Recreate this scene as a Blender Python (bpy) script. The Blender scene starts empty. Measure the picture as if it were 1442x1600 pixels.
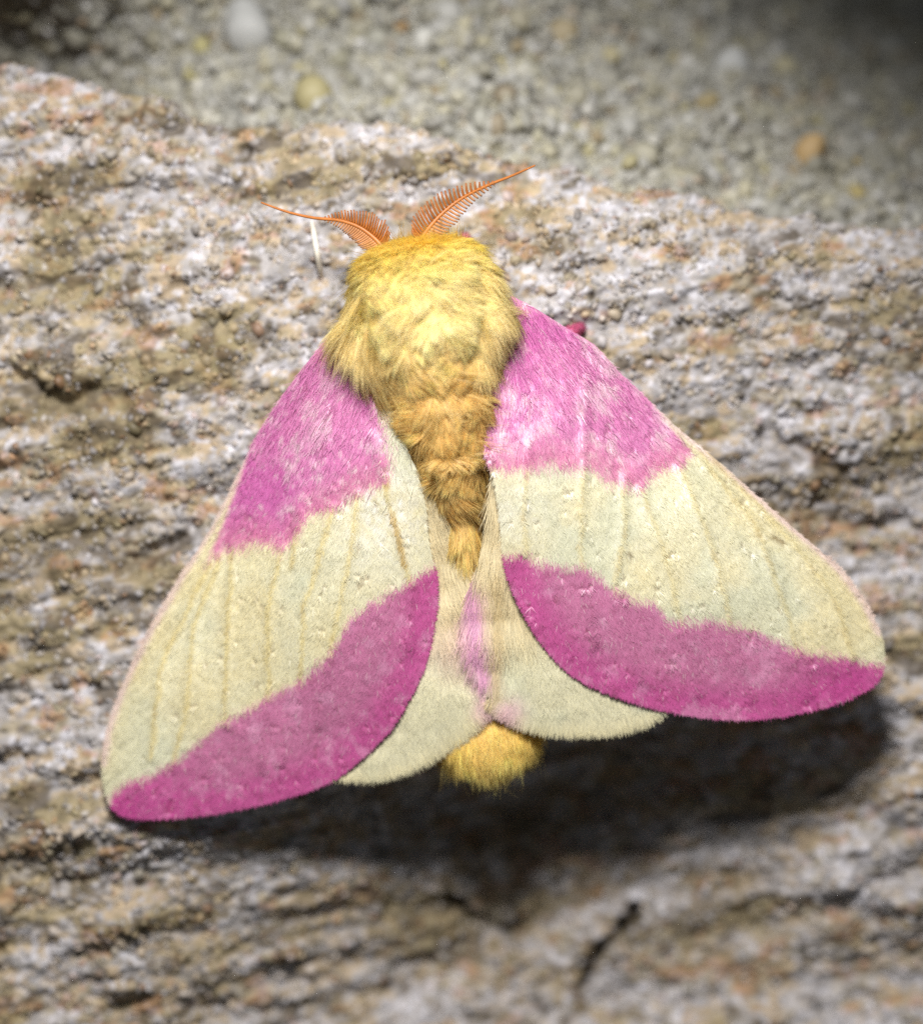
import bpy, math, random
import numpy as np
from mathutils import Vector
from mathutils.geometry import delaunay_2d_cdt

rng = np.random.default_rng(7)
random.seed(7)
scene = bpy.context.scene
COL = scene.collection

# ------------------------------------------------------------------ camera, light, exposure
# lengths below are in millimetres; MM turns them into metres when linked
MM = 0.001
S = 50.0 / 1442.0            # mm per photo pixel on the reference plane z = 0
D = 130.0                    # camera height above that plane, mm
cam_d = bpy.data.cameras.new('camera')
cam = bpy.data.objects.new('camera', cam_d)
COL.objects.link(cam)
cam.location = (0, 0, D * MM)
cam_d.sensor_fit = 'HORIZONTAL'
cam_d.sensor_width = 36.0
cam_d.lens = 36.0 * D / 50.0
cam_d.clip_start = 0.005
cam_d.clip_end = 10.0
cam_d.dof.use_dof = True
cam_d.dof.focus_distance = (D - 4.8) * MM
cam_d.dof.aperture_fstop = 16.0
scene.camera = cam

world = bpy.data.worlds.new('World')
scene.world = world
world.use_nodes = True
bg = world.node_tree.nodes['Background']
bg.inputs['Color'].default_value = (0.85, 0.92, 1.0, 1)
bg.inputs['Strength'].default_value = 0.09

ld = bpy.data.lights.new('torch_beam', 'SPOT')
ld.energy = 1.16
ld.color = (1.0, 0.985, 0.985)
ld.shadow_soft_size = 0.012
ld.spot_size = math.radians(50)
ld.spot_blend = 0.75
lamp = bpy.data.objects.new('torch_beam', ld)
COL.objects.link(lamp)
LP = Vector((-7, 64, 108)) * MM
lamp.location = LP
lamp.rotation_euler = (Vector((-8, -10, 0)) * MM - LP).to_track_quat('-Z', 'Y').to_euler()

scene.view_settings.view_transform = 'Standard'
scene.view_settings.look = 'None'
scene.view_settings.exposure = 0.0
scene.view_settings.gamma = 1.0
scene.view_settings.use_curve_mapping = False
scene.cycles.use_denoising = False
scene.cycles.max_bounces = 6
scene.cycles.transparent_max_bounces = 4
scene.cycles.pixel_filter_type = 'BLACKMAN_HARRIS'
scene.cycles.filter_width = 1.5

# ------------------------------------------------------------------ helpers
def lin(r, g, b):
    c = np.array([r, g, b], float) / 255.0
    return np.where(c <= 0.04045, c / 12.92, ((c + 0.055) / 1.055) ** 2.4)

def W(px, py, z):
    """photo pixel + height (mm) -> point (mm)"""
    px, py, z = np.broadcast_arrays(np.asarray(px, float), np.asarray(py, float), np.asarray(z, float))
    k = S * (D - z) / D
    return np.stack([(px - 721) * k, (800 - py) * k, z], -1)

def pix(X, Y, z):
    k = S * (D - z) / D
    return X / k + 721, 800 - Y / k

def sstep(a, b, x):
    t = np.clip((x - a) / (b - a), 0, 1)
    return t * t * (3 - 2 * t)

def vnoise(x, y, seed=0):
    x = np.asarray(x, float); y = np.asarray(y, float)
    ix = np.floor(x).astype(np.int64); iy = np.floor(y).astype(np.int64)
    fx = x - ix; fy = y - iy
    ux = fx ** 3 * (fx * (fx * 6 - 15) + 10); uy = fy ** 3 * (fy * (fy * 6 - 15) + 10)
    def h(a, b):
        n = (a * 374761393 + b * 668265263 + seed * 974634777) & 0xFFFFFFFF
        n = ((n ^ (n >> 13)) * 1274126177) & 0xFFFFFFFF
        n = ((n ^ (n >> 16)) * 2246822519) & 0xFFFFFFFF
        return ((n ^ (n >> 15)) & 0xFFFF) / 32767.5 - 1.0
    a = h(ix, iy); b = h(ix + 1, iy); c = h(ix, iy + 1); d = h(ix + 1, iy + 1)
    return (a + (b - a) * ux) * (1 - uy) + (c + (d - c) * ux) * uy

def fbm(x, y, octs=4, seed=0, gain=0.5):
    t = 0; a = 1.0; f = 1.0
    for o in range(octs):
        t = t + a * vnoise(x * f + 13.7 * o, y * f - 7.1 * o, seed + o)
        a *= gain; f *= 2.03
    return t

class TPS:
    def __init__(self, pts, smooth=0.0):
        p = np.array(pts, float)
        self.c = p[:, :2] / 500.0
        n = len(p)
        K = self.k(np.linalg.norm(self.c[:, None] - self.c[None], axis=-1)) + np.eye(n) * smooth
        P = np.c_[np.ones(n), self.c]
        A = np.block([[K, P], [P.T, np.zeros((3, 3))]])
        self.w = np.linalg.solve(A, np.r_[p[:, 2], np.zeros(3)])
    @staticmethod
    def k(r):
        return np.where(r > 1e-9, r * r * np.log(np.maximum(r, 1e-9)), 0)
    def __call__(self, x, y):
        x = np.asarray(x, float) / 500.0; y = np.asarray(y, float) / 500.0
        out = self.w[-3] + self.w[-2] * x + self.w[-1] * y
        for i in range(len(self.c)):
            out = out + self.w[i] * self.k(np.hypot(x - self.c[i, 0], y - self.c[i, 1]))
        return out

def catmull(P, n, closed=False):
    """dense points along a smooth curve through rows of P"""
    P = np.array(P, float); m = len(P)
    if closed:
        t = np.linspace(0, m, n, endpoint=False)
    else:
        t = np.linspace(0, m - 1, n)
    i = np.minimum(t.astype(int), m - 1 if closed else m - 2); f = (t - i)[:, None]
    g = (lambda k: P[(i + k) % m]) if closed else (lambda k: P[np.clip(i + k, 0, m - 1)])
    a, b, c, d = g(-1), g(0), g(1), g(2)
    return 0.5 * (2 * b + (c - a) * f + (2 * a - 5 * b + 4 * c - d) * f ** 2 + (3 * b - a - 3 * c + d) * f ** 3)

def norm(v):
    return v / np.maximum(np.linalg.norm(v, axis=-1, keepdims=True), 1e-12)

def props(o, **kw):
    for k, v in kw.items():
        o[k] = v
    return o

def mesh_obj(name, V, F, mat, parent=None, col=None, smooth=True, nor=None, **kw):
    V = np.asarray(V, float); F = np.asarray(F, np.int32)
    me = bpy.data.meshes.new(name)
    n, k = F.shape
    me.vertices.add(len(V)); me.vertices.foreach_set('co', (V * MM).astype(np.float32).ravel())
    me.loops.add(n * k); me.loops.foreach_set('vertex_index', F.ravel())
    me.polygons.add(n)
    me.polygons.foreach_set('loop_start', np.arange(0, n * k, k, dtype=np.int32))
    me.polygons.foreach_set('loop_total', np.full(n, k, np.int32))
    me.polygons.foreach_set('use_smooth', np.full(n, smooth, bool))
    me.update(calc_edges=True)
    if col is not None:
        a = me.color_attributes.new('Col', 'FLOAT_COLOR', 'POINT')
        c = np.ones((len(V), 4), np.float32); c[:, :3] = np.clip(col, 0, 1)
        a.data.foreach_set('color', c.ravel())
    me.materials.append(mat)
    if nor is not None:
        me.normals_split_custom_set_from_vertices(nor.astype(np.float32))
    o = bpy.data.objects.new(name, me)
    COL.objects.link(o)
    if parent is not None:
        o.parent = parent
    return props(o, **kw)

def tube(P, R, sides=8):
    P = np.array(P, float); R = np.array(R, float); m = len(P)
    T = norm(np.gradient(P, axis=0))
    up = np.array([0.13, 0.21, 1.0])
    A = norm(np.cross(T, up)); B = np.cross(T, A)
    ang = np.linspace(0, 2 * math.pi, sides, endpoint=False)
    V = P[:, None] + R[:, None, None] * (np.cos(ang)[None, :, None] * A[:, None] + np.sin(ang)[None, :, None] * B[:, None])
    V = np.concatenate([V.reshape(-1, 3), P[:1], P[-1:]])
    F = []
    for i in range(m - 1):
        for j in range(sides):
            k = (j + 1) % sides
            F.append((i * sides + j, i * sides + k, (i + 1) * sides + k, (i + 1) * sides + j))
    for j in range(sides):
        k = (j + 1) % sides
        F.append((m * sides, k, j, j)); F.append((m * sides + 1, (m - 1) * sides + j, (m - 1) * sides + k, (m - 1) * sides + k))
    # caps as triangles: keep quads only by giving both to one tri list
    Q = np.array([f for f in F if len(set(f)) == 4])
    Tn = np.array([f[:3] for f in F if len(set(f)) == 3])
    tri = np.concatenate([Q[:, [0, 1, 2]], Q[:, [0, 2, 3]], Tn])
    return V, tri

def ribbons(root, d, bend, L, w, nrm, roll, c0, c1, segs=3, soft=0.6):
    """tapered hair blades; every argument per hair"""
    N = len(root); K = segs + 1
    t = np.linspace(0, 1, K)[None, :, None]
    P = root[:, None] + (d[:, None] * t + bend[:, None] * t * t) * L[:, None, None]
    T = norm(d[:, None] + 2 * bend[:, None] * t)
    side = norm(np.cross(T, nrm[:, None]))
    up = np.cross(side, T)
    side = side * np.cos(roll)[:, None, None] + up * np.sin(roll)[:, None, None]
    hw = 0.5 * w[:, None, None] * (1 - 0.88 * t ** 1.6)
    V = np.stack([P - side * hw, P + side * hw], 2).reshape(-1, 3)
    C = c0[:, None] + (c1 - c0)[:, None] * t
    C = np.repeat(C[:, :, None], 2, 2).reshape(-1, 3)
    base = (np.arange(N) * K * 2)[:, None]
    k = (np.arange(segs) * 2)[None]
    F = np.stack([base + k, base + k + 1, base + k + 3, base + k + 2], -1).reshape(-1, 4)
    # hair shades partly like the pelt it lies in
    G = norm(np.cross(side, T)) * (1 - soft) + nrm[:, None] * soft
    G = np.repeat(norm(G)[:, :, None], 2, 2).reshape(-1, 3)
    return V, F, C, G

# ------------------------------------------------------------------ materials
def mat_new(name):
    m = bpy.data.materials.new(name); m.use_nodes = True
    nt = m.node_tree; nt.nodes.clear()
    out = nt.nodes.new('ShaderNodeOutputMaterial')
    return m, nt, out

def attr_tinted(nt, scale, amount):
    """the vertex colour, broken up by a fine procedural noise"""
    at = nt.nodes.new('ShaderNodeAttribute'); at.attribute_name = 'Col'
    tc = nt.nodes.new('ShaderNodeTexCoord')
    nz = nt.nodes.new('ShaderNodeTexNoise'); nz.inputs['Scale'].default_value = scale
    nz.inputs['Detail'].default_value = 4
    nt.links.new(tc.outputs['Object'], nz.inputs['Vector'])
    mr = nt.nodes.new('ShaderNodeMapRange')
    mr.inputs['From Min'].default_value = 0.3; mr.inputs['From Max'].default_value = 0.7
    mr.inputs['To Min'].default_value = 1 - amount; mr.inputs['To Max'].default_value = 1 + amount
    nt.links.new(nz.outputs['Fac'], mr.inputs['Value'])
    mul = nt.nodes.new('ShaderNodeVectorMath'); mul.operation = 'SCALE'
    nt.links.new(at.outputs['Color'], mul.inputs[0]); nt.links.new(mr.outputs['Result'], mul.inputs['Scale'])
    return mul.outputs[0], nz

def hair_mat(name, transl=0.3, gloss=0.06, rough=0.45):
    m, nt, out = mat_new(name)
    c, nz = attr_tinted(nt, 900, 0.05)
    df = nt.nodes.new('ShaderNodeBsdfDiffuse'); tr = nt.nodes.new('ShaderNodeBsdfTranslucent')
    gl = nt.nodes.new('ShaderNodeBsdfGlossy'); gl.inputs['Roughness'].default_value = rough
    m1 = nt.nodes.new('ShaderNodeMixShader'); m1.inputs[0].default_value = transl
    m2 = nt.nodes.new('ShaderNodeMixShader'); m2.inputs[0].default_value = gloss
    nt.links.new(c, df.inputs['Color']); nt.links.new(c, tr.inputs['Color'])
    nt.links.new(df.outputs[0], m1.inputs[1]); nt.links.new(tr.outputs[0], m1.inputs[2])
    nt.links.new(m1.outputs[0], m2.inputs[1]); nt.links.new(gl.outputs[0], m2.inputs[2])
    nt.links.new(m2.outputs[0], out.inputs['Surface'])
    return m

def solid_mat(name, noise_scale=600, amount=0.15, rough=0.6, spec=0.3, bump=0.3, bump_scale=2500, bump_dist=0.00006):
    m, nt, out = mat_new(name)
    c, nz = attr_tinted(nt, noise_scale, amount)
    p = nt.nodes.new('ShaderNodeBsdfPrincipled')
    nt.links.new(c, p.inputs['Base Color'])
    p.inputs['Roughness'].default_value = rough
    p.inputs['Specular IOR Level'].default_value = spec
    if bump:
        tc = nt.nodes.new('ShaderNodeTexCoord')
        n2 = nt.nodes.new('ShaderNodeTexNoise'); n2.inputs['Scale'].default_value = bump_scale
        n2.inputs['Detail'].default_value = 5
        nt.links.new(tc.outputs['Object'], n2.inputs['Vector'])
        b = nt.nodes.new('ShaderNodeBump'); b.inputs['Strength'].default_value = bump
        b.inputs['Distance'].default_value = bump_dist
        nt.links.new(n2.outputs['Fac'], b.inputs['Height']); nt.links.new(b.outputs[0], p.inputs['Normal'])
    nt.links.new(p.outputs[0], out.inputs['Surface'])
    return m

M_stone = solid_mat('sandstone', 1400, 0.28, 0.75, 0.25, 0.8, 3500, 0.00008)
M_grain = solid_mat('quartz_grain', 1500, 0.18, 0.5, 0.35, 0.35, 4000, 0.00005)
M_mortar = solid_mat('mortar', 900, 0.2, 0.85, 0.2, 0.6, 2500, 0.00008)
M_pebble = solid_mat('pebble', 500, 0.15, 0.55, 0.3, 0.4, 1500, 0.00008)
M_fur = hair_mat('moth_fur', 0.5, 0.03, 0.5)
M_scale = hair_mat('wing_scale', 0.22, 0.07, 0.42)
M_skin = solid_mat('moth_skin', 700, 0.1, 0.8, 0.1, 0.4, 3000, 0.00005)
M_membrane = solid_mat('wing_membrane', 1600, 0.1, 0.7, 0.15, 0.6, 5000, 0.00006)
M_antenna = solid_mat('antenna_chitin', 1500, 0.12, 0.45, 0.4, 0)
M_fibre = solid_mat('straw_fibre', 1200, 0.08, 0.5, 0.4, 0)

# ------------------------------------------------------------------ sandstone block
EDGE = np.array([(-600, 20), (-150, 70), (0, 97), (80, 118), (150, 132), (300, 166), (400, 182), (500, 186), (600, 196),
                 (690, 222), (760, 246), (850, 262), (1000, 287), (1150, 322), (1300, 347), (1442, 345), (1700, 380), (2100, 420)], float)
EX = (EDGE[:, 0] - 721) * S * 1.01
EY = (800 - EDGE[:, 1]) * S * 1.01

stone_base = TPS([
    (-400, 300, -2.5), (0, 180, -1.2), (400, 300, -0.4), (720, 330, 0.0), (1100, 400, -0.5), (1442, 480, -1.5), (1900, 600, -3.0),
    (0, 500, -1.0), (350, 560, -0.3), (720, 560, -0.2), (1000, 560, -0.6), (1250, 650, -2.0),
    (60, 900, -1.4), (170, 1180, -1.2), (450, 900, -1.5), (720, 850, -2.2), (1100, 850, -3.2), (1400, 900, -4.2),
    (180, 1290, -1.2), (320, 1290, -1.9), (280, 1420, -3.0), (450, 1250, -3.3), (720, 1200, -9.2), (1000, 1200, -9.4), (1300, 1150, -6.0), (1442, 1150, -4.6),
    (0, 1500, -4.2), (400, 1480, -6.4), (760, 1500, -11.2), (1100, 1450, -9.8), (1442, 1400, -8.0),
    (-400, 1000, -3.0), (-300, 1800, -5), (720, 1900, -9), (1900, 1200, -7), (1800, 1900, -9)], 0.002)

def polyline_dist(X, Y, P):
    d = np.full(np.shape(X), 1e9)
    for a, b in zip(P[:-1], P[1:]):
        ab = b - a
        t = np.clip(((X - a[0]) * ab[0] + (Y - a[1]) * ab[1]) / (ab @ ab), 0, 1)
        d = np.minimum(d, np.hypot(X - a[0] - t * ab[0], Y - a[1] - t * ab[1]))
    return d

def cracks_list():
    raw = [[(1005, 1440), (990, 1468), (965, 1492), (935, 1520), (915, 1560)],
           [(700, 1420), (745, 1455), (790, 1478), (822, 1470)],
           [(60, 600), (130, 640), (170, 625), (215, 640)],
           [(230, 875), (275, 862), (320, 830)],
           [(1180, 690), (1240, 705), (1300, 745)],
           [(1270, 800), (1330, 825), (1400, 818)],
           [(395, 245), (402, 290), (380, 330)]]
    return [np.array([((x - 721) * S * 1.05, (800 - y) * S * 1.05) for x, y in r]) for r in raw]
CR = cracks_list()
CRW = [0.34, 0.28, 0.7, 0.6, 0.6, 0.6, 0.35]
CRD = [2.6, 1.8, 1.2, 1.0, 1.0, 1.0, 0.9]

def edge_d(X, Y):
    return Y - np.interp(X, EX, EY) - 0.5 * fbm(X * 0.35, X * 0 + 2.0, 3, 91)

def stone_h(X, Y, fine=True):
    pxx = X / S + 721; pyy = 800 - Y / S
    z = stone_base(pxx, pyy)
    ca, sa = math.cos(-0.16), math.sin(-0.16)
    u = X * ca - Y * sa; v = X * sa + Y * ca         # u runs along the bedding
    z = z + 0.55 * fbm(u * 0.10, v * 0.34, 3, 11) + 0.8 * sstep(-8, -16, Y) * fbm(u * 0.17, v * 0.3, 3, 17)
    rid = 1 - np.abs(fbm(u * 0.22, v * 0.75, 3, 31))
    z = z + 0.28 * (rid - 0.6)
    z = z + 0.26 * fbm(u * 0.55, v * 0.85, 2, 51)
    wx = X + 0.25 * vnoise(X * 1.1, Y * 1.1, 3); wy = Y + 0.25 * vnoise(X * 1.1, Y * 1.1, 4)
    z = z + 0.13 * fbm(wx * 1.35, wy * 1.7, 2, 61)
    if fine:
        z = z + 0.07 * fbm(X * 3.1, Y * 3.6, 2, 71)
    for P, w, dd in zip(CR, CRW, CRD):
        dist = polyline_dist(X + 0.25 * vnoise(X * 1.5, Y * 1.5, 8), Y + 0.25 * vnoise(X * 1.5, Y * 1.5, 9), P)
        z = z - dd * np.exp(-(dist / w) ** 2)
    d = edge_d(X, Y)
    z = z - 1.2 * sstep(-3.0, 0.5, d) - 12.0 * sstep(-0.2, 0.9, d) - 3 * sstep(0.5, 3, d)
    return z

def pal(rows):
    return np.array([lin(*r) for r in rows])

STONE_PAL = pal([(186, 183, 186), (160, 155, 152), (174, 152, 118), (144, 130, 98), (156, 112, 76), (122, 113, 82), (84, 72, 54)])

def stone_col(X, Y, jitter=0.0):
    ca, sa = math.cos(-0.16), math.sin(-0.16)
    u = X * ca - Y * sa; v = X * sa + Y * ca
    n1 = fbm(u * 0.16, v * 0.42, 3, 101)
    n2 = fbm(u * 0.9, v * 1.25, 3, 121)
    n3 = fbm(X * 2.3, Y * 2.6, 2, 141)
    n4 = fbm(u * 0.5, v * 0.9, 3, 161)
    c = STONE_PAL[1][None] * np.ones((len(X), 1))
    def mix(c, k, t):
        t = np.clip(t, 0, 1)[:, None]
        return c * (1 - t) + STONE_PAL[k] * t
    c = mix(c, 2, sstep(-0.1, 0.6, n2 + 0.5 * n1) * 0.75)
    c = mix(c, 3, sstep(0.0, 0.7, n4 - 0.3 * n2) * 0.7)
    c = mix(c, 0, sstep(0.25, 0.75, n3 - 0.4 * n1) * 0.9)
    c = mix(c, 4, sstep(0.5, 0.95, n4 + 0.35 * n3) * 0.6)
    c = mix(c, 5, sstep(0.35, 0.9, n1 + 0.4 * n2) * 0.65)
    c = mix(c, 6, sstep(0.45, 1.0, -n2 + 0.7 * n1 + 0.3 * n3) * 0.8)
    # brown iron-stained layers beside the wings; broad low patch also paints in shadow
    for (sx, sy, rx, ry, t) in [(90, 870, 230, 55, .6), (60, 640, 160, 40, .5), (1270, 760, 200, 75, .65), (130, 760, 140, 30, .35),
                                (1180, 560, 160, 30, .3), (850, 1390, 560, 190, .6), (200, 300, 260, 60, .25)]:
        X0, Y0 = (sx - 721) * S * 1.03, (800 - sy) * S * 1.03
        g = np.exp(-(((X - X0) / (rx * S)) ** 2 + ((Y - Y0) / (ry * S)) ** 2)) * (0.6 + 0.8 * n2)
        c = mix(c, 6, g * t)
    return c

def warp_axis(lo, hi, step, outer):
    a = np.arange(lo, hi, step)
    ext = []
    x, s = hi, step
    while x < outer:
        ext.append(x); s *= 1.12; x += s
    ext = np.array(ext)
    ext2 = ext - hi + step
    return np.concatenate([(lo - ext2)[::-1], a, ext])

def sheet(name, hfun, cfun, xs, ys, keep, mat, depth, **kw):
    X, Y = np.meshgrid(xs, ys); sh = X.shape
    Z = hfun(X.ravel(), Y.ravel()).reshape(sh)
    V = np.stack([X, Y, Z], -1).reshape(-1, 3)
    idx = np.arange(len(V)).reshape(sh)
    F = np.stack([idx[:-1, :-1], idx[:-1, 1:], idx[1:, 1:], idx[1:, :-1]], -1).reshape(-1, 4)
    k = keep(V[:, 0], V[:, 1])
    F = F[k[F].all(1)]
    used = np.zeros(len(V), bool); used[F.ravel()] = True
    re = np.cumsum(used) - 1
    V = V[used]; F = re[F]
    C = cfun(V[:, 0], V[:, 1])
    # skirt: the rim goes straight down, so the sheet has a body behind its face
    e = np.concatenate([F[:, [0, 1]], F[:, [1, 2]], F[:, [2, 3]], F[:, [3, 0]]])
    key = np.sort(e, 1); _, inv, cnt = np.unique(key[:, 0].astype(np.int64) * len(V) + key[:, 1], return_inverse=True, return_counts=True)
    rim = e[cnt[inv] == 1]
    rv = np.unique(rim); m2 = {}
    low = V[rv].copy(); low[:, 2] = depth
    lut = np.full(len(V), -1); lut[rv] = len(V) + np.arange(len(rv))
    F2 = np.stack([rim[:, 1], rim[:, 0], lut[rim[:, 0]], lut[rim[:, 1]]], -1)
    V = np.concatenate([V, low]); C = np.concatenate([C, C[rv]])
    return mesh_obj(name, V, np.concatenate([F, F2]), mat, col=C, **kw)

xs = warp_axis(-28, 28, 0.127, 62); ys = warp_axis(-31.5, 26, 0.127, 66)
stone = sheet('stone', stone_h, stone_col, xs, ys, lambda X, Y: edge_d(X, Y) < 2.5, M_stone, -24.0,
              kind='structure', label='rough tan and grey sandstone block under the moth', category='stone')

# loose crystals that make the grain of the stone
ICO_V = []
ph = (1 + 5 ** .5) / 2
for a, b in ((1, ph), (-1, ph), (1, -ph), (-1, -ph)):
    ICO_V += [(0, a, b), (a, b, 0), (b, 0, a)]
ICO_V = norm(np.array(ICO_V, float))
def ico_faces(V):
    n = len(V); d = np.linalg.norm(V[:, None] - V[None], axis=-1)
    e = np.sort(d[d > 1e-6])[0] * 1.05
    F = []
    for i in range(n):
        for j in range(i + 1, n):
            for k in range(j + 1, n):
                if d[i, j] < e and d[j, k] < e and d[i, k] < e:
                    a, b, c = V[i], V[j], V[k]
                    F.append((i, j, k) if np.dot(np.cross(b - a, c - a), a) > 0 else (i, k, j))
    return np.array(F)
ICO_F = ico_faces(ICO_V)

def rand_rot(n):
    q = norm(rng.normal(size=(n, 4)))
    w, x, y, z = q.T
    return np.stack([np.stack([1 - 2 * (y * y + z * z), 2 * (x * y - z * w), 2 * (x * z + y * w)], -1),
                     np.stack([2 * (x * y + z * w), 1 - 2 * (x * x + z * z), 2 * (y * z - x * w)], -1),
                     np.stack([2 * (x * z - y * w), 2 * (y * z + x * w), 1 - 2 * (x * x + y * y)], -1)], 1)

def grains(name, C, R, cols, mat, parent, **kw):
    n = len(C)
    A = rand_rot(n)
    sc = rng.uniform(0.55, 1.45, (n, 1, 3))
    v = ICO_V[None] * rng.uniform(0.6, 1.3, (n, 12, 1)) * sc
    v = np.einsum('nij,nkj->nki', A, v)
    V = (C[:, None] + v * R[:, None, None]).reshape(-1, 3)
    F = (ICO_F[None] + (np.arange(n) * 12)[:, None, None]).reshape(-1, 3)
    return mesh_obj(name, V, F, mat, parent, np.repeat(cols, 12, 0), True, **kw)

NG = 42000
gx = rng.uniform(-31, 31, NG); gy = rng.uniform(-34, 25, NG)
dens = fbm(gx * 0.5, gy * 0.8, 3, 201)
crd = np.min([polyline_dist(gx, gy, P) / w for P, w in zip(CR, CRW)], 0)
ok = (edge_d(gx, gy) < 0.4) & (dens + rng.uniform(-0.8, 0.8, NG) > -0.55) & (crd > 0.9)
gx, gy = gx[ok], gy[ok]
gr = np.clip(rng.lognormal(math.log(0.17), 0.35, len(gx)), 0.07, 0.42)
gz = stone_h(gx, gy) + gr * rng.uniform(-0.8, -0.1, len(gx))
gc = stone_col(gx, gy)
pick = rng.choice(7, len(gx), p=[.2, .2, .2, .14, .08, .1, .08])
gc = gc * 0.62 + STONE_PAL[pick] * 0.38
gc *= rng.uniform(0.75, 1.2, (len(gx), 1))
grains('sand_grains', np.stack([gx, gy, gz], -1), gr, gc, M_grain, stone, kind='stuff')

# ------------------------------------------------------------------ mortar behind the ledge
mortar_base = TPS([(-300, 150, -8), (0, 130, -7.2), (150, 150, -6.6), (300, 175, -4.6), (480, 195, -3.6), (720, 240, -2.9), (1000, 300, -3.0), (1300, 360, -3.4), (1442, 360, -3.8), (1800, 400, -5),
                   (0, 20, -7.5), (150, 40, -7.5), (380, 40, -5.5), (700, 60, -4.8), (1000, 100, -6.0), (1250, 120, -8.5), (1442, 20, -14), (1442, 200, -7.5),
                   (300, -200, -7), (700, -200, -7.5), (1100, -120, -11), (1442, -200, -19), (1900, -100, -20), (-300, -200, -3), (0, -300, -4.0), (60, -95, 1.2), (-120, -70, 1.0), (200, -150, -2.5)], 0.002)  # the high points out of view form a hump added to cast shade
def mortar_h(X, Y):
    z = mortar_base(X / S / 1.06 + 721, 800 - Y / S / 1.06) * 1.5 - 2.0
    z = z + 0.8 * fbm(X * 0.22, Y * 0.22, 3, 301) + 0.40 * fbm(X * 0.6, Y * 0.6, 2, 331)
    b = fbm(X * 0.8, Y * 0.8, 2, 341)
    return z + 0.7 * np.abs(b) + 0.16 * fbm(X * 2.4, Y * 2.4, 2, 351)
MORTAR_PAL = pal([(164, 162, 153), (154, 150, 134), (166, 159, 130), (124, 120, 107), (184, 182, 178), (150, 128, 98)])
def mortar_col(X, Y):
    n1 = fbm(X * 0.7, Y * 0.7, 3, 401); n2 = fbm(X * 1.7, Y * 1.7, 2, 421)
    c = MORTAR_PAL[0][None] * np.ones((len(X), 1))
    for k, t in ((1, sstep(0, .6, n1)), (3, sstep(.1, .8, -n2) * .7), (2, sstep(.3, .8, n2) * .55), (4, sstep(.4, .9, n1 - n2) * .5)):
        c = c * (1 - t[:, None]) + MORTAR_PAL[k] * t[:, None]
    # shade of the gap beside the stone, painted into the mortar colour
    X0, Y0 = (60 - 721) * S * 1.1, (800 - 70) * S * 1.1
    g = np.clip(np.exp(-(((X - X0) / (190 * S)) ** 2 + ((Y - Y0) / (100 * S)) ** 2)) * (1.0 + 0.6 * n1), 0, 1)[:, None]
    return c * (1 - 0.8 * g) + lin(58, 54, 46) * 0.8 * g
xs2 = warp_axis(-29, 29, 0.17, 62); ys2 = warp_axis(11, 34, 0.17, 60)
ys2 = ys2[ys2 > 9]
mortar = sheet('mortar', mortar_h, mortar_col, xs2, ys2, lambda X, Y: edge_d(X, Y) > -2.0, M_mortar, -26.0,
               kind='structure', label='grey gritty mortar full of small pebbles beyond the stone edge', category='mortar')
NM = 9000
mx = rng.uniform(-31, 31, NM); my = rng.uniform(12, 34, NM)
ok = edge_d(mx, my) > -0.8
mx, my = mx[ok], my[ok]
mr = np.clip(rng.lognormal(math.log(0.26), 0.45, len(mx)), 0.1, 0.7)
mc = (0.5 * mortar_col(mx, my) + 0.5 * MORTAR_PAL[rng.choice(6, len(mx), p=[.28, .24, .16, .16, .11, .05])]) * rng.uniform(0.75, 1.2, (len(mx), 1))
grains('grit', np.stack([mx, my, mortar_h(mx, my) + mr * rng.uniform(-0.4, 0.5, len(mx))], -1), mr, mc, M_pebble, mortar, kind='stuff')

def pebble_mesh(seed, flat):
    import bmesh
    bm = bmesh.new(); bmesh.ops.create_icosphere(bm, subdivisions=2, radius=1.0)
    r = random.Random(seed)
    ax = [r.uniform(0.8, 1.2), r.uniform(0.8, 1.2), flat]
    for v in bm.verts:
        n = vnoise(np.array([v.co.x * 1.3 + seed]), np.array([v.co.y * 1.3 + v.co.z * 0.9]), seed)[0]
        v.co = v.co * (1 + 0.16 * n)
        v.co.x *= ax[0]; v.co.y *= ax[1]; v.co.z *= ax[2]
    V = np.array([v.co[:] for v in bm.verts]); F = np.array([[v.index for v in f.verts] for f in bm.faces])
    bm.free()
    return V, F
pebs = [(1265, 235, 27, (206, 168, 104)), (1140, 104, 28, (214, 214, 210)), (385, 42, 46, (196, 196, 192)), (662, 60, 22, (222, 220, 210)),
        (490, 150, 30, (176, 164, 110)), (1225, 106, 19, (200, 190, 150)), (315, 72, 18, (186, 176, 110)), (302, 116, 15, (186, 176, 110)),
        (627, 40, 12, (170, 130, 70)), (880, 52, 26, (178, 160, 120)), (955, 86, 16, (196, 184, 140)), (780, 98, 15, (180, 168, 118)),
        (1340, 302, 15, (190, 170, 100)), (1336, 256, 12, (186, 162, 100)), (1104, 160, 18, (170, 150, 96)), (1050, 92, 15, (180, 170, 130)),
        (590, 62, 20, (178, 176, 160)), (445, 60, 18, (160, 156, 130)), (530, 90, 17, (150, 146, 120)), (700, 20, 20, (196, 194, 186)),
        (750, 185, 16, (184, 182, 168)), (830, 120, 18, (176, 172, 150)), (900, 150, 17, (170, 164, 140)), (980, 200, 18, (186, 184, 176)),
        (1060, 240, 14, (170, 164, 140)), (240, 60, 18, (140, 134, 110)), (120, 50, 22, (130, 126, 108)), (60, 40, 16, (120, 116, 100)),
        (200, 100, 14, (130, 120, 90)), (1190, 180, 15, (176, 172, 150)), (1390, 200, 17, (150, 146, 130)), (1010, 40, 16, (150, 146, 120)),
        (810, 30, 20, (176, 168, 140)), (1320, 160, 18, (150, 144, 120)), (740, 130, 14, (190, 188, 180)), (620, 130, 14, (170, 166, 140))]
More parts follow.
